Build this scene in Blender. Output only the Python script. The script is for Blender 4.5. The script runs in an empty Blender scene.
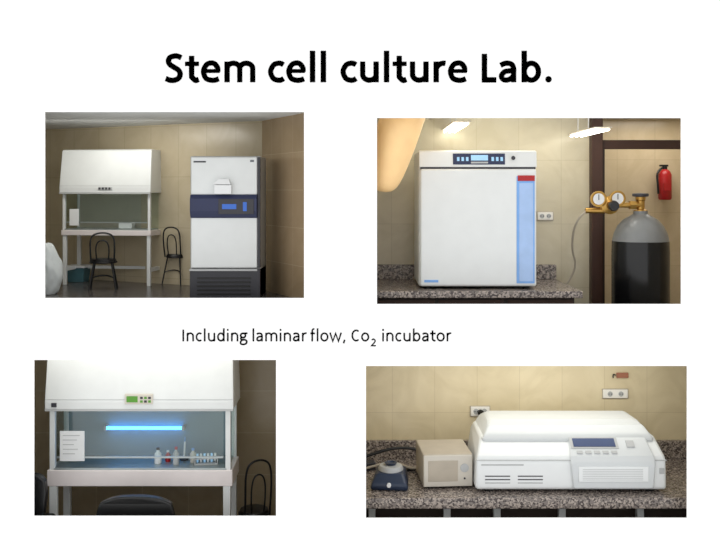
import bpy, bmesh, math, random
from mathutils import Vector, Matrix, noise
random.seed(4)
sc = bpy.context.scene
sc.view_settings.view_transform = 'Standard'
sc.view_settings.look = 'None'

D = 9.0      # viewing distance from the board
EYE = 0.8    # eye height above board centre

def P(u, v, y):
    k = (D + y) / D
    return Vector(((u - 360) / 100 * k, y, EYE + (190 - v) / 100 * k))

# ------------------------------------------------------------------ materials
def lin(c):
    return tuple(((x/255)/12.92 if x/255 <= 0.04045 else ((x/255+0.055)/1.055)**2.4) for x in c)

def mat(name, rgb, rough=0.5, metal=0.0, emit=None, es=0.0, var=0.06, scale=6.0, spec=0.5):
    m = bpy.data.materials.new(name); m.use_nodes = True
    nt = m.node_tree; b = nt.nodes['Principled BSDF']
    c = lin(rgb)
    b.inputs['Roughness'].default_value = rough
    b.inputs['Metallic'].default_value = metal
    b.inputs['Specular IOR Level'].default_value = spec
    tc = nt.nodes.new('ShaderNodeTexCoord'); n = nt.nodes.new('ShaderNodeTexNoise')
    n.inputs['Scale'].default_value = scale; n.inputs['Detail'].default_value = 3
    r = nt.nodes.new('ShaderNodeValToRGB')
    r.color_ramp.elements[0].position = 0.3; r.color_ramp.elements[1].position = 0.7
    r.color_ramp.elements[0].color = (*[x*(1-var) for x in c], 1)
    r.color_ramp.elements[1].color = (*[min(1, x*(1+var)) for x in c], 1)
    nt.links.new(tc.outputs['Object'], n.inputs['Vector'])
    nt.links.new(n.outputs['Fac'], r.inputs['Fac'])
    nt.links.new(r.outputs['Color'], b.inputs['Base Color'])
    if emit:
        b.inputs['Emission Color'].default_value = (*lin(emit), 1)
        b.inputs['Emission Strength'].default_value = es
    return m

def tile_mat(name, rgb, grout, tw, th, rough=0.22, off=(0, 0), mortar=0.006):
    m = bpy.data.materials.new(name); m.use_nodes = True
    nt = m.node_tree; b = nt.nodes['Principled BSDF']
    uv = nt.nodes.new('ShaderNodeUVMap'); uv.uv_map = 'UVMap'
    mp = nt.nodes.new('ShaderNodeMapping'); mp.inputs['Location'].default_value = (off[0], off[1], 0)
    br = nt.nodes.new('ShaderNodeTexBrick')
    br.offset = 0.0; br.squash = 1.0
    br.inputs['Scale'].default_value = 1.0
    br.inputs['Brick Width'].default_value = tw; br.inputs['Row Height'].default_value = th
    br.inputs['Mortar Size'].default_value = mortar; br.inputs['Mortar Smooth'].default_value = 0.3
    c = lin(rgb)
    br.inputs['Color1'].default_value = (*[x*0.97 for x in c], 1)
    br.inputs['Color2'].default_value = (*[x*1.03 for x in c], 1)
    br.inputs['Mortar'].default_value = (*lin(grout), 1)
    n = nt.nodes.new('ShaderNodeTexNoise'); n.inputs['Scale'].default_value = 2.2
    n.inputs['Detail'].default_value = 7; n.inputs['Distortion'].default_value = 1.4
    r = nt.nodes.new('ShaderNodeValToRGB')
    r.color_ramp.elements[0].position = 0.35; r.color_ramp.elements[0].color = (0.90, 0.885, 0.85, 1)
    r.color_ramp.elements[1].position = 0.65; r.color_ramp.elements[1].color = (1, 1, 1, 1)
    mx = nt.nodes.new('ShaderNodeMix'); mx.data_type = 'RGBA'; mx.blend_type = 'MULTIPLY'
    mx.inputs[0].default_value = 1.0
    L = nt.links.new
    L(uv.outputs[0], mp.inputs[0]); L(mp.outputs[0], br.inputs['Vector']); L(mp.outputs[0], n.inputs['Vector'])
    L(n.outputs['Fac'], r.inputs['Fac']); L(br.outputs['Color'], mx.inputs[6]); L(r.outputs['Color'], mx.inputs[7])
    L(mx.outputs[2], b.inputs['Base Color'])
    b.inputs['Roughness'].default_value = rough
    return m

def granite(name, dark, mid, light, scale=60, rough=0.25):
    m = bpy.data.materials.new(name); m.use_nodes = True
    nt = m.node_tree; b = nt.nodes['Principled BSDF']
    tc = nt.nodes.new('ShaderNodeTexCoord')
    v = nt.nodes.new('ShaderNodeTexVoronoi'); v.inputs['Scale'].default_value = scale
    r = nt.nodes.new('ShaderNodeValToRGB'); r.color_ramp.interpolation = 'CONSTANT'
    e = r.color_ramp.elements
    e[0].position = 0; e[0].color = (*lin(dark), 1)
    e[1].position = 0.3; e[1].color = (*lin(mid), 1)
    x = e.new(0.68); x.color = (*lin(light), 1)
    s = nt.nodes.new('ShaderNodeSeparateColor')
    nt.links.new(tc.outputs['Object'], v.inputs['Vector'])
    nt.links.new(v.outputs['Color'], s.inputs[0]); nt.links.new(s.outputs[0], r.inputs['Fac'])
    nt.links.new(r.outputs['Color'], b.inputs['Base Color'])
    b.inputs['Roughness'].default_value = rough
    return m

def glass_mat(name, tint=(0.92, 0.96, 0.95), refl=0.06):
    m = bpy.data.materials.new(name); m.use_nodes = True
    nt = m.node_tree; nt.nodes.remove(nt.nodes['Principled BSDF'])
    o = nt.nodes['Material Output']
    t = nt.nodes.new('ShaderNodeBsdfTransparent'); t.inputs[0].default_value = (*tint, 1)
    g = nt.nodes.new('ShaderNodeBsdfGlossy'); g.inputs['Roughness'].default_value = 0.05
    mx = nt.nodes.new('ShaderNodeMixShader'); mx.inputs[0].default_value = refl
    nt.links.new(t.outputs[0], mx.inputs[1]); nt.links.new(g.outputs[0], mx.inputs[2])
    nt.links.new(mx.outputs[0], o.inputs[0])
    return m

WHITE = mat('white_enamel', (224, 227, 226), 0.3, var=0.02)
WHITE2 = mat('white_enamel_warm', (230, 222, 220), 0.4, var=0.02)
GREYW = mat('grey_enamel', (180, 182, 182), 0.4, var=0.02)
OFFW = mat('offwhite_plastic', (206, 200, 188), 0.45, var=0.02)
PLATE = mat('socket_plate', (242, 240, 234), 0.4, var=0.02)
BEIGE = mat('beige_plastic', (180, 170, 154), 0.5)
DARK = mat('dark_grey_plastic', (52, 52, 58), 0.4)
BLACK = mat('black_plastic', (16, 16, 17), 0.35)
STEEL = mat('brushed_steel', (170, 178, 178), 0.35, 0.6)
CHAMB = mat('chamber_lining', (176, 172, 156), 0.3)
CHAMB3 = mat('chamber_lining_steel', (120, 142, 150), 0.35)
NAVY = mat('navy_panel', (36, 44, 78), 0.3)
LCD = mat('lcd_blue', (40, 80, 160), 0.2, emit=(60, 110, 190), es=0.4)
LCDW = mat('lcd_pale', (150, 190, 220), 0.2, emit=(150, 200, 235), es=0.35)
LCDG = mat('lcd_green', (70, 130, 40), 0.3, emit=(110, 170, 50), es=0.2)
BLUEST = mat('blue_film', (120, 168, 228), 0.3)
BLUEPALE = mat('blue_film_pale', (164, 192, 232), 0.25)
RED = mat('red_paint', (170, 24, 26), 0.35)
BRASS = mat('brass', (190, 150, 80), 0.3, 0.9)
PAPER = mat('paper', (232, 234, 234), 0.8, var=0.02)
INK = mat('ink_print', (110, 115, 120), 0.8)
BROWN = mat('brown_wood_frame', (62, 36, 24), 0.5)
SKIN = mat('skin', (255, 212, 152), 0.55, var=0.04)
BLKP = mat('cylinder_black_paint', (14, 15, 17), 0.22)
SHLD = mat('cylinder_shoulder_paint', (128, 130, 130), 0.3)
CEIL = mat('ceiling_paint', (220, 222, 220), 0.8)
UV = mat('uv_tube', (60, 150, 255), 0.3, emit=(60, 165, 255), es=8.0)
TUBE = mat('fluorescent_tube', (255, 255, 250), 0.3, emit=(255, 252, 238), es=9.0)
GLASS = glass_mat('sash_glass')
BLUEP = mat('blue_base_plastic', (36, 50, 74), 0.35)
CLOTH = mat('white_cloth', (214, 220, 220), 0.9)
TEAL = mat('teal_plastic', (70, 110, 120), 0.5)
GRAN = granite('granite_counter', (80, 72, 70), (128, 119, 113), (172, 160, 150), 62)
GRAND = granite('granite_floor', (46, 44, 45), (74, 71, 71), (112, 106, 102), 45)
CAB = mat('cabinet_dark', (52, 40, 34), 0.6)

# ------------------------------------------------------------------ builders
def link(o, parent=None):
    sc.collection.objects.link(o)
    if parent: o.parent = parent
    return o

def empty(name, loc=(0, 0, 0), rz=0.0):
    e = bpy.data.objects.new(name, None); e.empty_display_size = 0.1
    e.location = loc; e.rotation_euler = (0, 0, math.radians(rz))
    return link(e)

def mesh_obj(name, bm, m, parent=None, smooth=False, bevel=0.0, seg=3):
    me = bpy.data.meshes.new(name)
    bmesh.ops.recalc_face_normals(bm, faces=bm.faces)
    bm.to_mesh(me); bm.free()
    me.materials.append(m)
    if smooth:
        for p in me.polygons: p.use_smooth = True
    o = bpy.data.objects.new(name, me); link(o, parent)
    if bevel > 0:
        b = o.modifiers.new('bevel', 'BEVEL'); b.width = bevel; b.segments = seg
        b.limit_method = 'ANGLE'; b.angle_limit = math.radians(30)
    return o

def box(parent, name, x0, x1, y0, y1, z0, z1, m, bevel=0.0):
    bm = bmesh.new()
    v = [bm.verts.new((x, y, z)) for x in (x0, x1) for y in (y0, y1) for z in (z0, z1)]
    for f in ((0,1,3,2),(4,6,7,5),(0,4,5,1),(2,3,7,6),(0,2,6,4),(1,5,7,3)):
        bm.faces.new([v[i] for i in f])
    return mesh_obj(name, bm, m, parent, bevel=bevel)

def prism(parent, name, prof, m, bevel=0.0, seg=3):
    bm = bmesh.new()
    L = [bm.verts.new((a[2], a[0], a[1])) for a in prof]
    R = [bm.verts.new((a[3], a[0], a[1])) for a in prof]
    n = len(prof)
    bm.faces.new(L); bm.faces.new(list(reversed(R)))
    for i in range(n):
        j = (i+1) % n
        bm.faces.new((L[i], R[i], R[j], L[j]))
    return mesh_obj(name, bm, m, parent, bevel=bevel, seg=seg)

def lathe(parent, name, prof, m, loc=(0, 0, 0), seg=40, axis='Z'):
    bm = bmesh.new(); rings = []
    for r, z in prof:
        ring = []
        for i in range(seg):
            a = 2*math.pi*i/seg
            p = Vector((r*math.cos(a), r*math.sin(a), z))
            if axis == 'Y': p = Vector((p.x, -p.z, p.y))
            if axis == 'X': p = Vector((p.z, p.x, p.y))
            ring.append(bm.verts.new(p + Vector(loc)))
        rings.append(ring)
    for a, b in zip(rings, rings[1:]):
        for i in range(seg):
            j = (i+1) % seg
            bm.faces.new((a[i], a[j], b[j], b[i]))
    bm.faces.new(rings[0]); bm.faces.new(list(reversed(rings[-1])))
    o = mesh_obj(name, bm, m, parent, smooth=True)
    es = o.modifiers.new('es', 'EDGE_SPLIT'); es.split_angle = math.radians(40)
    return o

def tube(parent, name, pts, r, m, cyclic=False, smooth=True):
    cu = bpy.data.curves.new(name, 'CURVE'); cu.dimensions = '3D'
    cu.bevel_depth = r; cu.bevel_resolution = 3; cu.use_fill_caps = True
    if smooth and len(pts) > 2:
        s = cu.splines.new('NURBS'); s.points.add(len(pts)-1)
        for p, q in zip(s.points, pts): p.co = (*q, 1)
        s.order_u = 3; s.use_endpoint_u = True; s.use_cyclic_u = cyclic; s.resolution_u = 8
    else:
        s = cu.splines.new('POLY'); s.points.add(len(pts)-1)
        for p, q in zip(s.points, pts): p.co = (*q, 1)
        s.use_cyclic_u = cyclic
    t = bpy.data.objects.new('tmp', cu); sc.collection.objects.link(t)
    dg = bpy.context.evaluated_depsgraph_get(); dg.update()
    me = bpy.data.meshes.new_from_object(t.evaluated_get(dg))
    bpy.data.objects.remove(t)
    me.name = name; me.materials.clear(); me.materials.append(m)
    for p in me.polygons: p.use_smooth = True
    o = bpy.data.objects.new(name, me)
    return link(o, parent)

def wall(name, a, b, z0, z1, m, uoff=0.0):
    a = Vector((a[0], a[1], 0)); b = Vector((b[0], b[1], 0)); Ln = (b-a).length
    bm = bmesh.new(); uvl = bm.loops.layers.uv.new('UVMap')
    vs = [bm.verts.new((a.x, a.y, z0)), bm.verts.new((b.x, b.y, z0)), bm.verts.new((b.x, b.y, z1)), bm.verts.new((a.x, a.y, z1))]
    f = bm.faces.new(vs)
    for l, uv in zip(f.loops, ((0, z0), (Ln, z0), (Ln, z1), (0, z1))): l[uvl].uv = (uv[0]+uoff, uv[1]+10)
    me = bpy.data.meshes.new(name); bm.to_mesh(me); bm.free(); me.materials.append(m)
    return link(bpy.data.objects.new(name, me))

def slab(name, x0, x1, y0, y1, z0, z1, m):
    return box(None, name, x0, x1, y0, y1, z0, z1, m)

# ------------------------------------------------------------------ board with four openings
WB = mat('white_board', (253, 253, 253), 1.0, var=0.0, spec=0.0)
TXT = mat('black_lettering', (0, 0, 0), 1.0, var=0.0, spec=0.0)
holes = [(45, 112, 304, 298), (377, 118, 681, 304), (34, 360, 276, 516), (366, 366, 687, 518)]
H = [((a-360)/100, (c-360)/100, (270-d)/100, (270-b)/100) for a, b, c, d in holes]
xs = sorted({-5.0, 5.0, *[h[0] for h in H], *[h[1] for h in H]})
zs = sorted({-3.6, 3.6, *[h[2] for h in H], *[h[3] for h in H]})
bm = bmesh.new(); vd = {}
def bv(x, z):
    if (x, z) not in vd: vd[(x, z)] = bm.verts.new((x, 0, z))
    return vd[(x, z)]
for i in range(len(xs)-1):
    for j in range(len(zs)-1):
        cx = (xs[i]+xs[i+1])/2; cz = (zs[j]+zs[j+1])/2
        if any(h[0] < cx < h[1] and h[2] < cz < h[3] for h in H): continue
        bm.faces.new((bv(xs[i], zs[j]), bv(xs[i+1], zs[j]), bv(xs[i+1], zs[j+1]), bv(xs[i], zs[j+1])))
me = bpy.data.meshes.new('display_board'); bm.to_mesh(me); bm.free(); me.materials.append(WB)
board = link(bpy.data.objects.new('display_board', me))
so = board.modifiers.new('solid', 'SOLIDIFY'); so.thickness = 0.012; so.offset = -1

# humanist sans-serif lettering cut as ribbon strokes (em units)
ADV_B = dict(S=.473, t=.347, e=.503, m=.813, c=.418, l=.246, u=.537, r=.355, L=.423, a=.494, b=.537)
ADV_B['.'] = .267
ADV_R = dict(I=.252, n=.525, c=.423, l=.229, u=.525, d=.525, i=.229, g=.471, a=.479, m=.799, r=.349, f=.305, o=.527, w=.715, C=.533, b=.525, t=.335)
ADV_R[','] = .25; ADV_R['2'] = .507
def ell(cx, cy, rx, ry, a0, a1, n=24):
    return [(cx+rx*math.cos(math.radians(a0+(a1-a0)*i/n)), cy+ry*math.sin(math.radians(a0+(a1-a0)*i/n))) for i in range(n+1)]
def cr(pts, n=7):
    P_ = [Vector(p) for p in pts]; P_ = [P_[0]*2-P_[1]]+P_+[P_[-1]*2-P_[-2]]; out = []
    for i in range(1, len(P_)-2):
        a, b, c, d = P_[i-1:i+3]
        for k in range(n):
            t = k/n
            out.append(tuple(0.5*((2*b)+(c-a)*t+(2*a-5*b+4*c-d)*t*t+(3*b-a-3*c+d)*t**3)))
    out.append(tuple(P_[-2])); return out
def glyph(ch, A, w):
    xh = .48; h = w/2; asc = .715; cap = .645; bold = w > .1
    sb = .058 if bold else .068; ro = .03 if bold else .04
    x0 = sb+h; x1 = A-sb-h+.006; top = xh-h*.92+.008; cy = xh/2; ry = cy-h*.92+.008
    if ch == 'l': return [[(A/2, 0), (A/2, asc)]]
    if ch == 'i': return [[(A/2, 0), (A/2, xh-.005)], [(A/2, .585), (A/2, .585+w*1.15)]]
    if ch == 'I': return [[(A/2, 0), (A/2, cap)]]
    if ch == 'L': return [[(x0+.015, cap), (x0+.015, 0)], [(x0+.015-h, h*.9), (A-.02, h*.9)]]
    if ch == 'n':
        m_ = (x0+x1)/2; r = (x1-x0)/2
        return [[(x0, 0), (x0, xh-.01)], ell(m_, .29, r, top-.29, 172, 0)+[(x1, 0)]]
    if ch == 'm':
        mid = A/2
        return [[(x0, 0), (x0, xh-.01)], ell((x0+mid)/2, .31, (mid-x0)/2, top-.31, 172, 0)+[(mid, 0)], ell((mid+x1)/2, .31, (x1-mid)/2, top-.31, 172, 0)+[(x1, 0)]]
    if ch == 'u':
        m_ = (x0+x1)/2; r = (x1-x0)/2
        return [[(x1, 0), (x1, xh-.01)], [(x0, xh-.01)]+ell(m_, .18, r, .18-h*.92+.008, 180, 352)]
    if ch == 'r':
        return [[(x0, 0), (x0, xh-.01)], ell(x0+.17, .27, .17, top-.27, 170, 76)]
    if ch == 'c':
        if bold: return [cr([(.385, .395), (.335, .425), (.265, .432), (.16, .39), (.093, .24), (.155, .09), (.265, .047), (.34, .056), (.39, .088)])]
        rx = (A-ro*1.6-w)/2+.03; return [ell(ro+h+rx, cy, rx, ry, 52, 308)]
    if ch == 'C':
        rx = (A-ro*2-w)/2+.03; return [ell(ro+h+rx, cap/2, rx, cap/2-h+.008, 52, 308)]
    if ch == 'o':
        return [ell(A/2, cy, A/2-ro-h, ry, 0, 360, 32)]
    if ch == 'e':
        if bold: return [[(.11, .255), (.455, .255)], cr([(.412, .235), (.405, .33), (.345, .415), (.262, .438), (.165, .405), (.098, .3), (.093, .2), (.15, .085), (.27, .046), (.36, .052), (.435, .08)])]
        rx = A/2-ro-h+.003
        return [[(A/2-rx, cy+.01), (A/2+rx+h, cy+.01)], ell(A/2, cy, rx, ry, -2, 302, 30)]
    if ch == 'a':
        if bold: return [cr([(.075, .385), (.15, .42), (.235, .433), (.33, .405), (.373, .31), (.373, .2)])+[(.373, 0)],
                         cr([(.373, .258), (.27, .258), (.165, .235), (.098, .15), (.13, .072), (.205, .05), (.29, .075), (.373, .14)])]
        return [cr([(.075, .40), (.15, .435), (.23, .443), (.33, .41), (.365, .31), (.365, .2)])+[(.365, 0)],
                cr([(.365, .262), (.27, .262), (.155, .235), (.09, .14), (.12, .06), (.195, .034), (.28, .06), (.365, .135)])]
    if ch in 'bd':
        rx = (A-sb-w-ro)/2-.002
        if ch == 'b': return [[(x0, 0), (x0, asc)], ell(x0+rx, cy, rx, ry, 0, 360, 30)]
        xr = A-sb-h+.006
        return [[(xr, 0), (xr, asc)], ell(xr-rx, cy, rx, ry, 0, 360, 30)]
    if ch == 'g':
        return [ell(.205, .325, .135, .12, 0, 360, 24), [(.25, .445), (A-.02, .445)], cr([(.11, .24), (.085, .17), (.11, .105), (.2, .085), (.32, .08), (.405, .02), (.40, -.08), (.32, -.155), (.21, -.17), (.10, -.15), (.065, -.07), (.10, .02), (.17, .07)])]
    if ch == 't':
        x = .15 if not bold else .165; e = .005 if not bold else .012
        return [[(x, .60), (x, .16)]+cr([(x+.003, .12), (x+.03, h+.03), (x+.09, h*.9-e), (A-.02, h*.9+e)])[0:], [(.015, xh-.01-h*.85), (A-.015, xh-.01-h*.85)]]
    if ch == 'f':
        return [[(.125, 0)]+ell(.125+.1, .58, .1, .105, 180, 80), [(.02, xh-.04), (A-.03, xh-.04)]]
    if ch == 'w':
        return [[(.05, xh), (.2, .0), (A/2, xh-.04), (A-.2, .0), (A-.05, xh)]]
    if ch == 'S':
        return [cr([(.405, .555), (.34, .585), (.262, .597), (.155, .565), (.112, .485), (.15, .40), (.25, .335), (.345, .27), (.378, .185), (.345, .095), (.25, .048), (.15, .048), (.05, .085)])]
    if ch == '2':
        return [ell(.235, .455, .145, .15, 155, -15, 14)+[(.33, .33), (.075, h), (.45, h)]]
    if ch == '.': return [ell(A/2, .068, .036, .036, 0, 360, 20)]
    if ch == ',': return [[(A/2+.02, .09), (A/2-.04, -.11)]]
    return []
def ribbon(pts, w, V, F, fx, yz):
    q = [Vector(p) for p in pts]
    q = [q[0]]+[b for a, b in zip(q, q[1:]) if (b-a).length > 1e-5]
    n = len(q); off = []
    closed = (q[0]-q[-1]).length < 1e-4
    for i in range(n):
        a = q[i]-q[i-1] if i > 0 else (q[-1]-q[-2] if closed else q[1]-q[0])
        b = q[i+1]-q[i] if i < n-1 else (q[1]-q[0] if closed else q[-1]-q[-2])
        a = a.normalized(); b = b.normalized(); t = (a+b)
        t = t.normalized() if t.length > 1e-4 else a
        nrm = Vector((-t.y, t.x)); c = max(.45, nrm.dot(Vector((-a.y, a.x))))
        off.append(nrm*(w/2/c))
    base = len(V)
    for p, o in zip(q, off):
        for s in (1, -1):
            r = p+o*s
            for y in (-0.004, -0.0005): V.append((fx(r.x), y, yz(r.y)))
    for i in range(n-1):
        k = base+i*4; l = k+4
        F.extend([(k, k+2, l+2, l), (k+1, l+1, l+3, k+3), (k, l, l+1, k+1), (k+2, k+3, l+3, l+2)])
def lettering(name, words, base, em, bold):
    V = []; F = []; adv = ADV_B if bold else ADV_R; w = .122 if bold else .086
    for wd in words:
        txt, u0 = wd[:2]; s, dz = (wd[2], wd[3]) if len(wd) > 2 else (1, 0)
        x = (u0-360)/100; z = (270-base)/100+dz
        for chh in txt:
            A = adv[chh]; g = w if s == 1 else w*1.15
            for si, st in enumerate(glyph(chh, A, g)):
                ww = g
                if chh == '.': ww = .072
                elif bold and chh in 'eac': ww = w*(.97 if not (chh == 'e' and si == 0) else .72)
                elif bold and chh == 't' and si == 1: ww = w*.82
                elif bold and chh in 'bumr' and si > 0: ww = w*.97
                ribbon(st, ww, V, F, lambda q, x=x, s=s: x+q*em*s, lambda q, z=z, s=s: z+q*em*s)
            x += A*em*s
    me = bpy.data.meshes.new(name); me.from_pydata(V, [], F); me.materials.append(TXT)
    return link(bpy.data.objects.new(name, me))
lettering('title_lettering', [('Stem', 163.5), ('cell', 266.5), ('culture', 339), ('Lab.', 478.5)], 82.3, 0.441, True)
lettering('caption_lettering', [('Including', 181), ('laminar', 251.3), ('flow,', 310), ('Co', 350.8), ('2', 370.6, 0.66, -0.05), ('incubator', 381)], 341.3, 0.1805, False)

# ------------------------------------------------------------------ shared objects
def laminar_cabinet(loc, rz, w, d, zb, zt, tb, zf, ztop, lining):
    e = empty('laminar_flow_cabinet', loc, rz); h = w/2; t = w*0.02
    for i, (x, y) in enumerate(((-h+t, 0.02), (h-t, 0.02), (-h+t, d-0.03), (h-t, d-0.03))):
        box(e, 'leg_%d' % (i+1), x-t, x+t, y-t*0.8, y+t*0.8, 0, zf, WHITE, 0.004)
    box(e, 'lower_rail_left', -h, -h+2*t, 0.02, d-0.03, zf*0.28, zf*0.28+2*t, WHITE)
    box(e, 'lower_rail_right', h-2*t, h, 0.02, d-0.03, zf*0.28, zf*0.28+2*t, WHITE)
    box(e, 'lower_rail_back', -h+2*t, h-2*t, d-0.05, d-0.02, zf*0.28, zf*0.28+1.6*t, WHITE)
    box(e, 'work_table_apron', -h-t*0.6, h+t*0.6, -0.015, d, zf, zt, WHITE2, 0.008)
    box(e, 'work_surface', -h+t, h-t, 0.0, d-0.03, zt, zt+tb, STEEL, 0.003)
    box(e, 'chamber_back', -h+t, h-t, d-0.03, d-0.01, zt, zb, lining)
    for s, n in ((-1, 'left'), (1, 'right')):
        xx = s*(h-t*0.7)
        box(e, 'post_front_'+n, xx-t*0.7, xx+t*0.7, 0.0, t*1.5, zt, zb, WHITE, 0.003)
        box(e, 'post_back_'+n, xx-t*0.7, xx+t*0.7, d-0.04, d-0.01, zt, zb, WHITE, 0.003)
        box(e, 'side_glass_'+n, xx-0.003, xx+0.003, t*1.5, d-0.04, zt+0.01, zb, GLASS)
    box(e, 'front_sash', -h+2*t, h-2*t, 0.008, 0.013, zt+tb+(zb-zt)*0.18, zb, GLASS)
    box(e, 'sash_rail', -h+2*t, h-2*t, 0.004, 0.017, zt+tb+(zb-zt)*0.16, zt+tb+(zb-zt)*0.19, STEEL)
    hh = ztop-zb
    prism(e, 'hood_body', [(-0.04, zb, -h-t, h+t), (-0.045, zb+hh*0.12, -h-t, h+t), (0.015, ztop-hh*0.03, -h-t*0.7, h+t*0.7),
                           (0.03, ztop, -h-t*.5, h+t*.5), (d, ztop, -h-t*.5, h+t*.5), (d, zb, -h-t, h+t)], WHITE, 0.012)
    box(e, 'hood_seam', -h-t*0.8, h+t*0.8, -0.046, -0.04, zb+hh*0.16, zb+hh*0.165, GREYW)
    box(e, 'hood_lower_lip', -h-t*0.9, h+t*0.9, -0.048, -0.02, zb-0.012, zb+0.01, GREYW)
    return e

def bistro_chair(loc, rz, h, sw, name='metal_chair'):
    e = empty(name, loc, rz); sh = h*0.48; r = sw*0.035
    lathe(e, 'seat', [(sw*0.02, sh), (sw*0.45, sh), (sw*0.5, sh+sw*0.05), (sw*0.46, sh+sw*0.13), (sw*0.02, sh+sw*0.15)], BLACK)
    tube(e, 'seat_ring', [(sw*0.5*math.cos(a), sw*0.5*math.sin(a), sh) for a in [i*math.pi/8 for i in range(16)]], r, BLACK, cyclic=True)
    for i, (sx, sy) in enumerate(((-1, -1), (1, -1), (-1, 1), (1, 1))):
        tube(e, 'leg_%d' % (i+1), [(sx*sw*0.32, sy*sw*0.3, sh), (sx*sw*0.4, sy*sw*0.38, sh*0.6), (sx*sw*0.5, sy*sw*0.5, 0.0)], r, BLACK)
    tube(e, 'leg_brace', [(-sw*0.42, -sw*0.4, sh*0.45), (0, 0, sh*0.6), (sw*0.42, -sw*0.4, sh*0.45)], r*0.8, BLACK)
    y = -sw*0.45
    tube(e, 'back_frame', [(-sw*0.42, y*0.8, sh), (-sw*0.45, y, sh+h*0.2), (-sw*0.44, y*1.1, h*0.93), (-sw*0.2, y*1.15, h), (sw*0.2, y*1.15, h), (sw*0.44, y*1.1, h*0.93), (sw*0.45, y, sh+h*0.2), (sw*0.42, y*0.8, sh)], r, BLACK)
    tube(e, 'back_inner_loop', [(-sw*0.2, y*0.85, sh), (-sw*0.26, y, sh+h*0.2), (-sw*0.2, y*1.1, h*0.84), (0, y*1.12, h*0.88), (sw*0.2, y*1.1, h*0.84), (sw*0.26, y, sh+h*0.2), (sw*0.2, y*0.85, sh)], r*0.8, BLACK)
    return e

# ================================================================== ROOM 1 (upper left)
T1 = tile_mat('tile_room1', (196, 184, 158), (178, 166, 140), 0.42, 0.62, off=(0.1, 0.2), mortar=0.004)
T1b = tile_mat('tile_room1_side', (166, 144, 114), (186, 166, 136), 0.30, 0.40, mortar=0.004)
FZ = -0.35; CZ = 1.60
bl = (-4.75, 3.2); cn = (P(262, 0, 1.4).x, 1.4); fr = (-0.42, 0.03)
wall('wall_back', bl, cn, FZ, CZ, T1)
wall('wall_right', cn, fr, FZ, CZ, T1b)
wall('wall_left', (-4.75, 0.03), bl, FZ, CZ, T1)
slab('floor', -4.75, -0.4, 0.02, 3.3, FZ-0.04, FZ, GRAND)
slab('ceiling', -4.75, -0.4, 0.02, 3.3, CZ, CZ+0.03, CEIL)
c1 = P(106, 0, 1.85)
cab = laminar_cabinet((c1.x, 1.85, FZ), -9, 1.12, 0.42, 1.115, 0.665, 0.015, 0.60, 1.64, CHAMB)
box(cab, 'control_panel', -0.08, 0.10, -0.052, -0.035, 1.15, 1.185, GREYW)
for i in range(4): box(cab, 'control_window_%d' % i, -0.07+i*0.042, -0.045+i*0.042, -0.056, -0.05, 1.155, 1.18, DARK)
box(cab, 'notice_sheet', -0.47, -0.35, 0.0, 0.006, 0.72, 0.92, PAPER)
box(cab, 'inner_box', 0.05, 0.22, 0.25, 0.36, 0.68, 0.74, PAPER)
bistro_chair((P(104, 0, 1.45).x, 1.42, FZ), 12, 0.66, 0.30)
bistro_chair((P(177, 0, 2.0).x, 2.0, FZ), -20, 0.70, 0.26)
sb = empty('storage_bin', (P(78, 0, 2.3).x, 2.2, FZ), -6)
prism(sb, 'bin_body', [(0, 0, -0.10, 0.10), (-0.02, 0.18, -0.12, 0.12), (0.2, 0.18, -0.12, 0.12), (0.18, 0, -0.10, 0.10)], TEAL, 0.01)
box(sb, 'bin_lid', -0.13, 0.13, -0.03, 0.21, 0.18, 0.21, PAPER, 0.01)

fx0 = P(189.5, 0, 0.55).x; fx1 = P(260, 0, 0.55).x
fe = empty('upright_freezer', ((fx0+fx1)/2, 0.55, FZ), 0); fw = (fx1-fx0)/2
def fz(v): return P(0, v, 0.55).z - FZ
box(fe, 'cabinet_body', -fw, fw, 0.05, 0.62, 0.0, fz(156), GREYW, 0.01)
box(fe, 'upper_door', -fw+0.015, fw-0.03, 0.0, 0.06, fz(195), fz(157), WHITE, 0.014)
box(fe, 'lower_door', -fw+0.015, fw-0.03, 0.0, 0.06, fz(268), fz(217), WHITE, 0.014)
box(fe, 'door_edge_strip', fw-0.028, fw, 0.005, 0.06, fz(268), fz(157), DARK, 0.004)
prism(fe, 'handle_band', [(0.05, fz(218), -fw+0.01, fw-0.028), (-0.01, fz(218), -fw+0.01, fw-0.028), (-0.045, fz(211), -fw+0.01, fw-0.028), (-0.045, fz(199), -fw+0.01, fw-0.028), (-0.01, fz(194.5), -fw+0.01, fw-0.028), (0.05, fz(194.5), -fw+0.01, fw-0.028)], NAVY, 0.008)
box(fe, 'band_inlay', -0.06, fw-0.06, -0.052, -0.04, fz(214), fz(199), DARK, 0.004)
box(fe, 'band_display', -0.02, 0.13, -0.056, -0.05, fz(209), fz(204), LCD)
box(fe, 'band_buttons', 0.2, 0.24, -0.056, -0.05, fz(211), fz(202), LCD)
box(fe, 'base_plinth', -fw, fw, 0.01, 0.6, 0.0, fz(269), DARK, 0.006)
for i in range(5): box(fe, 'base_grille_%d' % (i+1), -fw+0.08, fw-0.1, 0.0, 0.012, fz(295-i*4), fz(293.4-i*4), BLACK)
box(fe, 'base_trim', -fw, fw-0.03, -0.004, 0.02, fz(271), fz(269), GREYW)
box(fe, 'maker_label', -0.33, -0.20, -0.004, 0.002, fz(162.5), fz(161), DARK)
box(fe, 'rating_label', 0.27, 0.31, -0.004, 0.002, fz(162), fz(160), INK)
prism(fe, 'paper_pocket', [(-0.07, fz(194), -0.10, 0.08), (-0.08, fz(185), -0.10, 0.08), (0.0, fz(185), -0.10, 0.08), (0.0, fz(194), -0.10, 0.08)], PAPER, 0.004)
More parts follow.
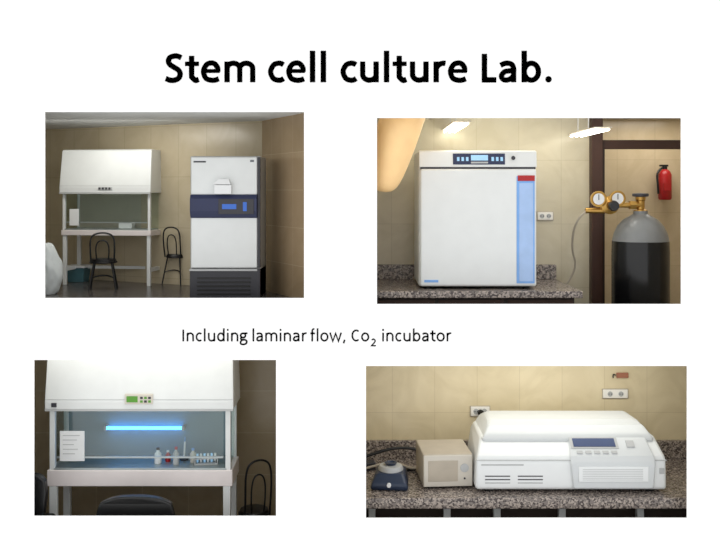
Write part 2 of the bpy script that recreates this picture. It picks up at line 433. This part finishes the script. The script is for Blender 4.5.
prism(fe, 'paper_pocket_top', [(-0.07, fz(184.5), -0.12, 0.07), (-0.05, fz(179), -0.06, 0.05), (0.0, fz(179), -0.06, 0.05), (0.0, fz(184.5), -0.12, 0.07)], PAPER, 0.004)

bm = bmesh.new(); bmesh.ops.create_icosphere(bm, subdivisions=5, radius=1)
for v in bm.verts:
    n = noise.noise(v.co*1.7)*0.14 + noise.noise(v.co*4)*0.05
    v.co *= (1+n); v.co.x *= 0.24; v.co.y *= 0.2
    v.co.z = max(v.co.z, -0.85)*0.31 + 0.264
    f = 1.1 - 0.35*v.co.z/0.56; v.co.x *= f; v.co.y *= f
o = mesh_obj('laundry_sack', bm, CLOTH, smooth=True); o.location = (P(43, 0, 0.95).x, 0.95, FZ)

# ================================================================== ROOM 2 (upper right)
T2 = tile_mat('tile_room2', (206, 197, 172), (190, 180, 154), 0.50, 0.75, off=(0.15, 0.1), mortar=0.003)
T2c = tile_mat('tile_corridor', (208, 190, 158), (190, 172, 142), 0.5, 0.7, mortar=0.003)
F2 = -0.92; C2 = 1.74; BY = 1.6
wall('wall_back', (0.02, BY), (2.71, BY), F2, C2, T2)
wall('wall_left', (0.02, 0.03), (0.02, BY), F2, C2, T2)
wall('wall_right', (4.6, 0.03), (4.6, 2.9), F2, C2, T2c)
wall('wall_corridor', (2.4, 2.9), (4.6, 2.9), F2, C2+0.2, T2c)
slab('floor', 0.0, 4.6, 0.02, 2.95, F2-0.02, F2, GRAND)
slab('ceiling', 0.0, 4.6, 0.75, 2.95, C2, C2+0.03, CEIL)
df = empty('door_1', (0, 0, 0))
box(df, 'frame_post', 2.70, 2.83, BY-0.12, BY+0.06, F2, C2, BROWN, 0.006)
box(df, 'frame_lintel', 2.83, 4.58, BY-0.06, BY+0.04, P(0, 149, 1.55).z, P(0, 140, 1.55).z, BROWN, 0.004)
box(df, 'frame_edge', 2.83, 2.87, BY-0.05, BY+0.04, F2, P(0, 149, 1.55).z, CAB, 0.003)
cz = P(0, 289, 0.5).z
lc = empty('lab_counter', (0, 0, 0))
box(lc, 'counter_top', 0.04, 2.30, 0.28, BY-0.002, cz-0.07, cz, GRAN, 0.008)
box(lc, 'backsplash', 0.04, 2.30, BY-0.06, BY-0.002, cz, cz+0.17, GRAN, 0.005)
box(lc, 'cabinet', 0.06, 2.24, 0.40, BY-0.002, F2, cz-0.07, CAB, 0.004)
for i in range(3): box(lc, 'cabinet_door_%d' % (i+1), 0.1+i*0.72, 0.78+i*0.72, 0.385, 0.40, F2+0.08, cz-0.1, BROWN, 0.004)
ix0 = P(419, 0, 0.5).x; ix1 = P(537, 0, 0.5).x
ie = empty('co2_incubator', ((ix0+ix1)/2, 0.5, cz), 0); iw = (ix1-ix0)/2
def iz(v): return P(0, v, 0.5).z - cz
def ixx(u): return P(u, 0, 0.5).x - (ix0+ix1)/2
for i, (x, y) in enumerate(((-iw+.1, .08), (iw-.1, .08), (-iw+.1, .7), (iw-.1, .7))):
    lathe(ie, 'foot_%d' % (i+1), [(0.035, 0), (0.04, 0.03)], BLACK, (x, y, 0))
box(ie, 'cabinet_body', -iw, iw, 0.05, 0.85, 0.025, iz(151), WHITE, 0.02)
prism(ie, 'control_fascia', [(0.0, iz(167.5), -iw, iw), (0.02, iz(151), -iw, iw), (0.1, iz(150), -iw, iw), (0.1, iz(167.5), -iw, iw)], WHITE, 0.012)
box(ie, 'door', -iw+0.01, iw-0.01, -0.035, 0.05, 0.03, iz(169), WHITE, 0.025)
box(ie, 'door_gasket', -iw+0.015, iw-0.015, 0.0, 0.06, iz(169.3), iz(167), DARK)
def fas(name, u0, u1, v0, v1, m, y=-0.004):
    yy = lambda v: 0.02*(167.5-v)/16.5
    x0 = ixx(u0); x1 = ixx(u1)
    prism(ie, name, [(yy(v1)+y, iz(v1), x0, x1), (yy(v0)+y, iz(v0), x0, x1), (yy(v0)+0.01, iz(v0), x0, x1), (yy(v1)+0.01, iz(v1), x0, x1)], m)
fas('display_bezel', 453, 505, 153.5, 164.5, NAVY, -0.006)
fas('display_screen', 471, 488, 155, 160.5, LCDW, -0.010)
for i in range(3): fas('display_keys_%d' % i, 457+i*4.5, 459.5+i*4.5, 157, 161, LCDW, -0.010)
for i in range(3): fas('display_keys_r%d' % i, 491.5+i*4.5, 494+i*4.5, 157, 161, LCDW, -0.010)
fas('display_footer', 471, 488, 161.7, 163.4, GREYW, -0.010)
lathe(ie, 'power_switch', [(0.018, 0), (0.022, 0.02)], DARK, (ixx(513), 0.0, iz(158)), axis='Y', seg=16)
box(ie, 'door_blue_panel', ixx(516), ixx(534), -0.041, -0.03, iz(283), iz(176), BLUEST, 0.004)
box(ie, 'door_blue_panel_core', ixx(518.5), ixx(532.5), -0.044, -0.035, iz(281), iz(183), BLUEPALE, 0.004)
box(ie, 'red_label', ixx(517), ixx(534), -0.046, -0.035, iz(181), iz(175.5), RED, 0.002)
box(ie, 'maker_badge', ixx(424), ixx(438), -0.04, -0.03, iz(282), iz(279.6), BLUEST)
tube(None, 'power_cable', [(1.93, 1.5, cz+0.9), (2.05, 1.5, cz+0.55), (2.02, 1.45, cz+0.3), (1.95, 1.4, cz+0.05), (1.9, 1.3, cz+0.02)], 0.012, BEIGE)
def socket(px, py, y, w=0.16, h=0.1, plug=False):
    p = P(px, py, y); e = empty('wall_socket', (p.x, y, p.z))
    box(e, 'back_box', -w/2-0.01, w/2+0.01, -0.012, -0.002, -h/2-0.01, h/2+0.01, BEIGE, 0.004)
    box(e, 'plate', -w/2, w/2, -0.024, -0.002, -h/2, h/2, PLATE, 0.006)
    for q in (-0.22, 0.22):
        lathe(e, 'outlet_%d' % (1 if q < 0 else 2), [(h*0.3, 0), (h*0.3, 0.004)], GREYW, (w*q, -0.024, 0), axis='Y', seg=18)
        for s in (-1, 1): lathe(e, 'pin_hole', [(0.006, 0), (0.006, 0.004)], BLACK, (w*q+s*0.014, -0.028, 0), axis='Y', seg=10)
    if plug:
        lathe(e, 'plug', [(0.032, 0), (0.036, 0.05), (0.02, 0.07)], BLACK, (-0.0, -0.028, -0.005), axis='Y', seg=16)
    return e
socket(545, 216, BY, 0.18, 0.09)
# gas cylinder
gx = P(640.5, 0, 0.95).x; gy = 0.95
def gz(v): return P(0, v, gy).z - F2
ge = empty('gas_cylinder', (gx, gy, F2)); R = 0.31
lathe(ge, 'bottle', [(R*0.92, 0), (R, 0.04), (R, gz(252)), (R*0.985, gz(241))], BLKP)
lathe(ge, 'shoulder', [(R*0.985, gz(241)), (R*0.93, gz(234)), (R*0.80, gz(226)), (R*0.6, gz(219.5)), (R*0.38, gz(216)), (R*0.26, gz(214)), (R*0.24, gz(211))], SHLD)
lathe(ge, 'neck_valve', [(0.07, gz(213)), (0.075, gz(210)), (0.045, gz(209)), (0.045, gz(201)), (0.055, gz(200)), (0.055, gz(197)), (0.02, gz(196.5))], BRASS)
lathe(ge, 'valve_wheel', [(0.02, gz(197)), (0.085, gz(196.5)), (0.09, gz(195)), (0.085, gz(193.5)), (0.02, gz(193))], DARK, seg=20)
rz = gz(205)
lathe(ge, 'regulator_stem', [(0.03, -0.36), (0.03, 0.0)], BRASS, (0, -0.02, rz), axis='X', seg=18)
lathe(ge, 'coupling_nut', [(0.05, -0.13), (0.05, -0.06)], BRASS, (0, -0.02, rz), axis='X', seg=6)
lathe(ge, 'regulator_body', [(0.09, 0.0), (0.1, 0.03), (0.1, 0.09), (0.05, 0.12), (0.04, 0.2)], BRASS, (-0.36, 0.0, rz), axis='Y', seg=28)
lathe(ge, 'regulator_knob', [(0.05, 0), (0.06, 0.03), (0.05, 0.08)], BLACK, (-0.36, -0.19, rz-0.005), axis='Y', seg=20)
for i, (u, v) in enumerate(((598, 199), (617, 198.5))):
    p = P(u, v, 0.86); lx = p.x-gx; lz = p.z-F2
    lathe(ge, 'gauge_rim_%d' % (i+1), [(0.06, -0.02), (0.085, -0.015), (0.088, 0.03), (0.074, 0.034), (0.066, 0.028)], BRASS, (lx, -0.09, lz), axis='Y', seg=28)
    lathe(ge, 'gauge_dial_%d' % (i+1), [(0.062, 0.028), (0.062, 0.033)], PAPER, (lx, -0.09, lz), axis='Y', seg=28)
    box(ge, 'gauge_needle_%d' % (i+1), lx-0.004, lx+0.004, -0.128, -0.124, lz-0.01, lz+0.05, BLACK)
    tube(ge, 'gauge_pipe_%d' % (i+1), [(lx, -0.07, lz), (lx+0.02, -0.05, lz-0.06), (-0.36, -0.04, rz)], 0.02, BRASS)
lathe(ge, 'outlet_nipple', [(0.03, -0.2), (0.035, 0.0)], BRASS, (-0.42, -0.04, rz-0.06), axis='X', seg=14)
tube(ge, 'hose', [(-0.6, -0.04, rz-0.06), (-0.72, 0.0, rz-0.15), (-0.70, 0.3, rz-0.5), (-0.60, 0.42, rz-0.7), (-0.72, 0.45, rz-0.95), (-0.85, 0.5, rz-1.1)], 0.012, BEIGE)
xp = P(666.5, 183, 2.7)
ex = empty('fire_extinguisher', (xp.x, 2.76, xp.z-0.22))
lathe(ex, 'tank', [(0.07, 0), (0.085, 0.02), (0.085, 0.33), (0.06, 0.38), (0.03, 0.40)], RED)
lathe(ex, 'valve', [(0.03, 0.40), (0.03, 0.44)], BLACK)
box(ex, 'lever', -0.07, 0.04, -0.02, 0.02, 0.435, 0.46, BLACK, 0.005)
tube(ex, 'hose', [(-0.03, 0, 0.42), (-0.12, -0.03, 0.38), (-0.11, -0.05, 0.2), (-0.1, -0.04, 0.08)], 0.014, BLACK)
box(ex, 'wall_bracket', -0.05, 0.05, 0.08, 0.138, 0.1, 0.3, DARK)
box(ex, 'label', -0.05, 0.05, -0.09, -0.07, 0.12, 0.22, RED)
def fluo(x, y0, y1, z, czl, n=2, sp=0.06):
    e = empty('fluorescent_light', (x, 0, z))
    for i in range(n):
        xx = (i-(n-1)/2)*sp
        tube(e, 'tube_%d' % (i+1), [(xx, y0, 0), (xx, y1, 0)], 0.009, TUBE, smooth=False)
    box(e, 'housing', -sp*n*0.5, sp*n*0.5, y0-0.01, y1+0.01, 0.02, 0.03, BEIGE)
    for j, yy in enumerate((0.85, y1-0.1)):
        box(e, 'hanger_%d' % (j+1), -0.005, 0.005, yy-0.005, yy+0.005, 0.03, czl-z, GREYW)
fluo(1.05, 0.25, 1.57, 1.48, C2, 3, 0.06)
fluo(2.50, 0.25, 1.42, 1.42, C2, 3, 0.06)

def hand(name, loc):
    V = []; E = []; Rr = []
    def add(p, r, par=None):
        V.append(p); Rr.append(r)
        if par is not None: E.append((par, len(V)-1))
        return len(V)-1
    root = add((0.75, 0.45, 2.25), 0.42)
    w = add((1.0, 0.55, 2.75), 0.30, root); add((1.15, 0.6, 3.0), 0.30, w)
    a = add((0.44, 0.18, 1.62), 0.29, root); b = add((0.30, 0.05, 1.15), 0.27, a); c = add((0.16, 0, 0.70), 0.262, b)
    d = add((0.04, 0, 0.34), 0.235, c); add((-0.02, 0, 0.15), 0.17, d)
    for i, (ox, L) in enumerate(((0.55, 1.0), (0.98, 0.93), (1.34, 0.78))):
        k1 = add((0.55+ox*0.75, 0.45, 1.82+ox*0.16), 0.24, root)
        k2 = add((0.50+ox*0.85, 0.45+0.40*L, 1.50+ox*0.16), 0.21, k1)
        k3 = add((0.52+ox*0.85, 0.45+0.70*L, 1.72+ox*0.16), 0.19, k2)
        add((0.54+ox*0.85, 0.45+0.62*L, 2.0+ox*0.16), 0.16, k3)
    t1 = add((0.25, 0.75, 2.2), 0.24, root); t2 = add((0.12, 1.0, 1.95), 0.21, t1); add((0.15, 1.15, 1.75), 0.17, t2)
    me = bpy.data.meshes.new(name); me.from_pydata(V, E, []); me.materials.append(SKIN)
    o = link(bpy.data.objects.new(name, me)); o.location = loc
    sk = o.modifiers.new('skin', 'SKIN'); sk.use_smooth_shade = True
    for i, sv in enumerate(me.skin_vertices[0].data): sv.radius = (Rr[i], Rr[i]*0.85); sv.use_root = (i == 0)
    ss = o.modifiers.new('sub', 'SUBSURF'); ss.levels = 2; ss.render_levels = 2
    return o
hp = P(382, 207, 0.30)
hand('hand', (hp.x-0.02, 0.30, hp.z))

# ================================================================== ROOM 3 (lower left)
T3 = tile_mat('tile_room3', (176, 160, 132), (194, 180, 152), 0.55, 0.5, off=(0.2, 0.1), mortar=0.004)
F3 = -3.45; C3 = -0.62
wall('wall_back', (-4.6, 1.75), (-0.5, 1.75), F3, C3, T3)
wall('wall_left', (-4.6, 0.03), (-4.6, 1.75), F3, C3, T3)
wall('wall_right', (-0.5, 1.75), (-0.5, 0.03), F3, C3, T3)
slab('floor', -4.6, -0.5, 0.02, 1.75, F3-0.04, F3, GRAND)
slab('ceiling', -4.6, -0.5, 0.02, 1.75, C3, C3+0.03, CEIL)
Y3 = 0.6
def z3(v, y=Y3): return P(0, v, y).z - F3
cx3 = P(140, 0, Y3).x; w3 = 1.93
k3 = laminar_cabinet((cx3, Y3, F3), 0, w3, 0.50, z3(409), z3(470), 0.02, z3(486), z3(345), CHAMB3)
def x3(u): return P(u, 0, Y3).x - cx3
box(k3, 'control_panel', x3(126), x3(154), -0.058, -0.03, z3(403), z3(393), OFFW, 0.004)
box(k3, 'control_screen', x3(128), x3(139), -0.062, -0.05, z3(401), z3(395), LCDG)
for i in range(6):
    u = 141.5+(i % 3)*4; v = 395.5+(i//3)*3.6
    box(k3, 'control_key_%d' % (i+1), x3(u), x3(u+2.6), -0.062, -0.05, z3(v+2.2), z3(v), LCDG if i % 2 else DARK)
box(k3, 'indicator_label', x3(53), x3(58), -0.056, -0.03, z3(406), z3(402), DARK)
p1 = P(107, 428, Y3+0.40); p2 = P(182, 428, Y3+0.40)
tube(k3, 'uv_lamp_tube', [(p1.x-cx3, 0.40, p1.z-F3), (p2.x-cx3, 0.40, p2.z-F3)], 0.018, UV, smooth=False)
box(k3, 'uv_lamp_holder_left', p1.x-cx3-0.03, p1.x-cx3, 0.37, 0.47, p1.z-F3-0.025, p1.z-F3+0.025, GREYW, 0.004)
box(k3, 'uv_lamp_holder_right', p2.x-cx3, p2.x-cx3+0.03, 0.37, 0.47, p2.z-F3-0.025, p2.z-F3+0.025, GREYW, 0.004)
box(k3, 'notice_sheet', x3(60), x3(84.5), -0.004, 0.006, z3(461), z3(431), PAPER)
for i in range(5): box(k3, 'notice_line_%d' % (i+1), x3(63), x3(80-(i*3) % 7), -0.006, -0.003, z3(435.6+i*4.6), z3(434.9+i*4.6), GREYW)
ws = z3(470)+0.02
def bottle(name, u, y, r, h, m, cap):
    p = P(u, 0, Y3+y); e = empty(name, (p.x, Y3+y, F3+ws))
    lathe(e, 'bottle_body', [(r*0.95, 0), (r, 0.01), (r, h*0.6), (r*0.45, h*0.75), (r*0.45, h*0.85)], m, seg=20)
    lathe(e, 'bottle_cap', [(r*0.5, h*0.85), (r*0.5, h), (r*0.3, h)], cap, seg=16)
bottle('reagent_bottle', 158, 0.18, 0.038, 0.17, PAPER, BLACK)
bottle('reagent_bottle', 176, 0.14, 0.034, 0.19, GREYW, RED)
bottle('reagent_bottle', 168, 0.24, 0.03, 0.12, RED, WHITE)
bottle('reagent_bottle', 193, 0.22, 0.034, 0.15, OFFW, BLUEST)
rk = empty('tube_rack', (P(207, 0, Y3+0.2).x, Y3+0.16, F3+ws), 8)
box(rk, 'rack_base', -0.12, 0.12, -0.05, 0.05, 0, 0.015, GREYW); box(rk, 'rack_top', -0.12, 0.12, -0.05, 0.05, 0.06, 0.07, GREYW)
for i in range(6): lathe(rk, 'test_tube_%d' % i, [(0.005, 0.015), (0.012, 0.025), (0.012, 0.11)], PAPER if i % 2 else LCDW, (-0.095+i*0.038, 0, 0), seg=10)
for i, s in enumerate((-1, 1)): box(rk, 'rack_side_%d' % i, s*0.12-0.005, s*0.12+0.005, -0.05, 0.05, 0, 0.07, GREYW)
pt = empty('micropipette', (P(184, 0, Y3+0.3).x, Y3+0.30, F3+ws))
lathe(pt, 'stand_base', [(0.05, 0), (0.05, 0.015), (0.01, 0.02)], DARK, seg=18)
tube(pt, 'pipette_body', [(0, 0, 0.01), (0.01, 0, 0.2)], 0.010, PAPER, smooth=False)
tube(pt, 'pipette_plunger', [(0.01, 0, 0.2), (0.012, 0, 0.25)], 0.006, BLUEST, smooth=False)
bistro_chair((P(254, 0, 1.2).x, 1.2, F3), 25, P(0, 460, 1.05).z-F3, 0.34)
def office_chair(u, v, y, w, rz):
    p = P(u, v, y); e = empty('office_chair', (p.x, y, F3), rz); top = p.z-F3
    bm = bmesh.new(); prof = []
    N = 24
    for i in range(N+1):
        t = -1+2*i/N; prof.append((t*w*0.5, top-0.10*abs(t)**3-0.10*(abs(t) > 0.97)))
    f = [bm.verts.new((x, -0.05-0.02*(1-(x/(w*.5))**2), z)) for x, z in prof]+[bm.verts.new((w*0.42, -0.05, top-0.42)), bm.verts.new((-w*0.42, -0.05, top-0.42))]
    b = [bm.verts.new((v_.co.x, 0.03, v_.co.z)) for v_ in f]
    bm.faces.new(f); bm.faces.new(list(reversed(b)))
    for i in range(len(f)):
        j = (i+1) % len(f); bm.faces.new((f[i], b[i], b[j], f[j]))
    mesh_obj('backrest', bm, BLACK, e, bevel=0.015)
    box(e, 'seat', -w*0.5, w*0.5, 0.0, min(w*0.95, 0.35), top-0.60, top-0.50, BLACK, 0.04)
    box(e, 'back_bar', -0.04, 0.04, -0.09, -0.06, top-0.6, top-0.2, DARK, 0.01)
    box(e, 'back_bar_foot', -0.04, 0.04, -0.09, 0.15, top-0.63, top-0.60, DARK, 0.01)
    lathe(e, 'gas_lift', [(0.03, 0.06), (0.03, top-0.6)], DARK, (0, 0.16, 0), seg=16)
    for i in range(5):
        a = i*2*math.pi/5+0.3; rr = 0.16
        tube(e, 'base_arm_%d' % (i+1), [(0, 0.16, 0.09), (rr*math.cos(a), 0.16+rr*math.sin(a), 0.05)], 0.02, DARK, smooth=False)
        lathe(e, 'caster_%d' % (i+1), [(0.025, -0.015), (0.03, 0), (0.025, 0.015)], BLACK, (rr*math.cos(a), 0.16+rr*math.sin(a), 0.03), axis='X', seg=14)
office_chair(136, 495, 0.2, 0.80, 0)
office_chair(33, 473, 0.2, 0.30, 0)

# ================================================================== ROOM 4 (lower right)
T4 = tile_mat('tile_room4', (226, 212, 178), (208, 192, 158), 0.50, 0.60, off=(0.32, 0.22), mortar=0.003)
F4 = -3.45; C4 = -0.92; B4 = 1.6
wall('wall_back', (-0.3, B4), (4.6, B4), F4, C4, T4)
wall('wall_left', (-0.3, 0.03), (-0.3, B4), F4, C4, T4)
wall('wall_right', (4.6, B4), (4.6, 0.03), F4, C4, T4)
slab('floor', -0.3, 4.6, 0.02, B4, F4-0.04, F4, GRAND)
slab('ceiling', -0.3, 4.6, 0.3, B4, C4-0.045, C4-0.03, CEIL)
Y4 = 0.36; z4 = P(0, 493, Y4).z
l4 = empty('lab_counter', (0, 0, 0))
box(l4, 'counter_top', -0.28, 4.58, 0.20, B4-0.002, z4-0.11, z4, GRAN, 0.01)
box(l4, 'backsplash', -0.28, 4.58, B4-0.06, B4-0.002, z4, z4+0.21, GRAN, 0.005)
box(l4, 'cabinet', -0.26, 4.56, 0.5, B4-0.002, F4, z4-0.11, CAB, 0.004)
for i, u in enumerate((372, 447, 497, 562, 640)):
    x = P(u, 0, 0.32).x
    box(l4, 'counter_leg_%d' % (i+1), x-0.035, x+0.035, 0.30, 0.37, F4, z4-0.11, GREYW, 0.004)
X0 = P(475.5, 0, Y4).x; X1 = P(667, 0, Y4).x
ce = empty('benchtop_centrifuge', (0, Y4, z4), 0)
BW = mat('centrifuge_white', (228, 231, 231), 0.35, var=0.012)
BT = mat('centrifuge_lid_grey', (206, 210, 211), 0.35, var=0.012)
for i, (x, y) in enumerate(((X0+.15, .1), (X1-.15, .1), (X0+.15, .85), (X1-.15, .85))):
    lathe(ce, 'foot_%d' % (i+1), [(0.05, 0), (0.055, 0.03)], BLACK, (x, y, 0))
prism(ce, 'body', [(0.0, 0.03, X0, X1), (0.0, 0.34, X0, X1), (0.03, 0.38, X0+0.01, X1-0.01), (0.26, 0.53, X0+0.09, X1-0.05),
                   (0.9, 0.53, X0+0.10, X1-0.06), (0.98, 0.45, X0+0.06, X1-0.03), (0.98, 0.03, X0, X1)], BW, 0.035, 4)
prism(ce, 'lid', [(0.17, 0.48, X0+0.08, X1-0.06), (0.20, 0.545, X0+0.10, X1-0.08), (0.32, 0.625, X0+0.16, X1-0.13), (0.45, 0.655, X0+0.22, X1-0.20),
                  (0.82, 0.655, X0+0.22, X1-0.20), (0.93, 0.60, X0+0.16, X1-0.14), (0.94, 0.50, X0+0.10, X1-0.10)], BT, 0.04, 4)
prism(ce, 'body_seam', [(-0.004, 0.335, X0+0.005, X1-0.005), (-0.004, 0.343, X0+0.005, X1-0.005), (0.02, 0.343, X0+0.005, X1-0.005), (0.02, 0.335, X0+0.005, X1-0.005)], GREYW)
cu0 = P(570, 0, Y4).x; cu1 = P(655, 0, Y4).x
prism(ce, 'control_console', [(-0.035, 0.05, cu0+0.03, cu1-0.02), (-0.045, 0.32, cu0, cu1), (0.0, 0.385, cu0, cu1), (0.22, 0.545, cu0+0.03, cu1-0.04), (0.3, 0.54, cu0+0.05, cu1-0.06), (0.3, 0.05, cu0+0.03, cu1-0.02)], BT, 0.02, 4)
def slope(name, x0, x1, a, b, m, lift=0.006):
    f = lambda t, l: (0.0+0.22*t - l*0.59, 0.385+0.16*t + l*0.81)
    A = f(a, lift); B = f(b, lift); C = f(b, -0.01); Dd = f(a, -0.01)
    prism(ce, name, [(*A, x0, x1), (*B, x0, x1), (*C, x0, x1), (*Dd, x0, x1)], m)
slope('display_bezel', cu0+0.03, cu0+0.53, 0.34, 0.86, GREYW, 0.006)
slope('display', cu0+0.06, cu0+0.50, 0.42, 0.80, mat('centrifuge_lcd', (46, 66, 108), 0.5), 0.012)
for i in range(5): slope('key_%d' % (i+1), cu0+0.08+i*0.09, cu0+0.14+i*0.09, 0.1, 0.22, GREYW, 0.01)
slope('key_round', cu0+0.62, cu0+0.70, 0.4, 0.7, GREYW, 0.012)
box(ce, 'console_plate', cu0+0.08, cu1-0.08, -0.05, -0.035, 0.13, 0.29, BW, 0.006)
for i in range(7): box(ce, 'console_print_%d' % i, cu0+0.12, cu1-0.14, -0.053, -0.045, 0.15+i*0.018, 0.154+i*0.018, GREYW)
for s in range(2):
    for i in range(3):
        box(ce, 'vent_%d_%d' % (s, i), X0+0.10+s*0.34, X0+0.36+s*0.34, -0.004, 0.01, 0.10+i*0.035, 0.110+i*0.035, GREYW if i == 0 else DARK)
box(ce, 'maker_print', X0+0.06, X0+0.5, -0.004, 0.01, 0.285, 0.30, GREYW)
box(ce, 'switch', X1-0.08, X1-0.03, -0.008, 0.01, 0.2, 0.26, GREYW, 0.003)
ux0 = P(423, 0, 0.5).x; ux1 = P(473, 0, 0.5).x
ue = empty('voltage_stabilizer', ((ux0+ux1)/2, 0.5, z4), 4); uw = (ux1-ux0)/2
box(ue, 'case', -uw, uw, 0.0, 0.58, 0.02, 0.36, BEIGE, 0.012)
box(ue, 'front_bezel', -uw+0.005, uw-0.005, -0.015, 0.0, 0.025, 0.355, OFFW, 0.008)
box(ue, 'front_recess', -uw+0.05, uw-0.16, -0.019, -0.012, 0.08, 0.30, BEIGE, 0.004)
for i in range(4): lathe(ue, 'foot_%d' % i, [(0.025, 0), (0.025, 0.025)], BLACK, ((-1, 1)[i % 2]*(uw-.07), (.07, .5)[i//2], 0), seg=14)
lathe(ue, 'outlet', [(0.045, 0), (0.045, 0.008), (0.02, 0.01)], GREYW, (uw-0.09, -0.014, 0.22), axis='Y', seg=20)
lathe(ue, 'indicator', [(0.010, 0), (0.010, 0.01)], DARK, (uw-0.09, -0.014, 0.11), axis='Y', seg=12)
vm = empty('vortex_mixer', (P(389, 0, 0.45).x, 0.42, z4), -6)
prism(vm, 'base', [(0.0, 0.0, -0.20, 0.20), (-0.02, 0.07, -0.20, 0.20), (0.10, 0.15, -0.15, 0.15), (0.36, 0.17, -0.14, 0.14), (0.42, 0.1, -0.18, 0.18), (0.40, 0.0, -0.18, 0.18)], BLUEP, 0.03, 4)
lathe(vm, 'cup_collar', [(0.13, 0.13), (0.135, 0.17), (0.12, 0.20), (0.02, 0.21)], GREYW, (0, 0.24, 0), seg=30)
lathe(vm, 'rubber_cup', [(0.05, 0.205), (0.07, 0.23), (0.05, 0.235), (0.03, 0.22)], BLUEP, (0, 0.24, 0), seg=24)
lathe(vm, 'speed_dial', [(0.022, 0.0), (0.022, 0.03)], PAPER, (0.0, 0.0, 0.065), axis='Y', seg=18)
socket(480, 411, B4, 0.22, 0.11, plug=True)
socket(615, 393.5, B4, 0.29, 0.10)
pj = P(622, 375, B4); pb = empty('wall_junction', (pj.x, B4, pj.z))
box(pb, 'cover', -0.07, 0.07, -0.03, -0.002, -0.03, 0.03, mat('rust_plastic', (160, 104, 80), 0.5), 0.006)
tube(pb, 'wire_stub', [(-0.08, -0.015, 0.0), (-0.12, -0.02, 0.03), (-0.11, -0.03, -0.03)], 0.007, BLACK)
tube(None, 'power_cable', [tuple(P(480, 414, B4-0.09)), tuple(P(477, 424, B4-0.10)), tuple(P(479, 436, B4-0.10)), (P(479, 0, B4).x, B4-0.12, z4+0.25), (P(484, 0, B4).x, B4-0.15, z4+0.02)], 0.012, BLACK)
tube(None, 'power_cable', [(-0.1, 1.25, z4+0.05), (0.2, 1.3, z4+0.16), (0.5, 1.35, z4+0.20), (0.78, 1.3, z4+0.15), (0.8, 1.15, z4+0.03), (0.5, 1.05, z4+0.02), (0.36, 0.95, z4+0.05), (0.30, 0.86, z4+0.08)], 0.018, BLACK)
tube(None, 'power_cable', [(0.0, 1.05, z4+0.02), (0.35, 1.2, z4+0.10), (0.62, 1.0, z4+0.02), (0.78, 1.2, z4+0.14), (0.86, 1.15, z4+0.1)], 0.014, BEIGE)
ad = empty('power_adapter', (0.12, 1.1, z4), 10); box(ad, 'case', -0.10, 0.06, 0, 0.12, 0, 0.09, DARK, 0.012); tube(ad, 'lead', [(0.06, 0.06, 0.05), (0.1, 0.06, 0.04), (0.15, 0.04, 0.015)], 0.012, BLACK)

# ------------------------------------------------------------------ lights (area fill added under each ceiling to brighten the rooms)
def area(name, loc, sx, sy, power, col=(1, 1, 1), rot=(0, 0, 0)):
    l = bpy.data.lights.new(name, 'AREA'); l.shape = 'RECTANGLE'; l.size = sx; l.size_y = sy; l.energy = power; l.color = col
    o = bpy.data.objects.new(name, l); o.location = loc; o.rotation_euler = rot; return link(o)
WARM = (1, 0.97, 0.90)
area('ceiling_fill', (-2.9, 1.2, CZ-0.02), 1.6, 0.6, 22, WARM, rot=(math.radians(25), 0, 0))
area('ceiling_fill', (1.9, 0.9, C2-0.02), 1.8, 0.3, 13, WARM)
area('ceiling_fill', (3.7, 2.3, C2-0.02), 1.0, 0.4, 12, WARM)
area('ceiling_fill', (-2.3, 0.35, C3-0.02), 2.6, 0.3, 10, WARM)
area('ceiling_fill', (2.0, 0.8, C4-0.06), 2.8, 0.6, 18, WARM)

w = bpy.data.worlds.new('world'); sc.world = w; w.use_nodes = True
bg = w.node_tree.nodes['Background']; bg.inputs[0].default_value = (1, 1, 1, 1); bg.inputs[1].default_value = 1.12

cam = bpy.data.cameras.new('camera'); co = bpy.data.objects.new('camera', cam); link(co)
co.location = (0, -D, EYE); co.rotation_euler = (math.pi/2, 0, 0)
cam.sensor_width = 36; cam.lens = 36*D/7.2; cam.shift_y = -EYE/7.2
sc.camera = co
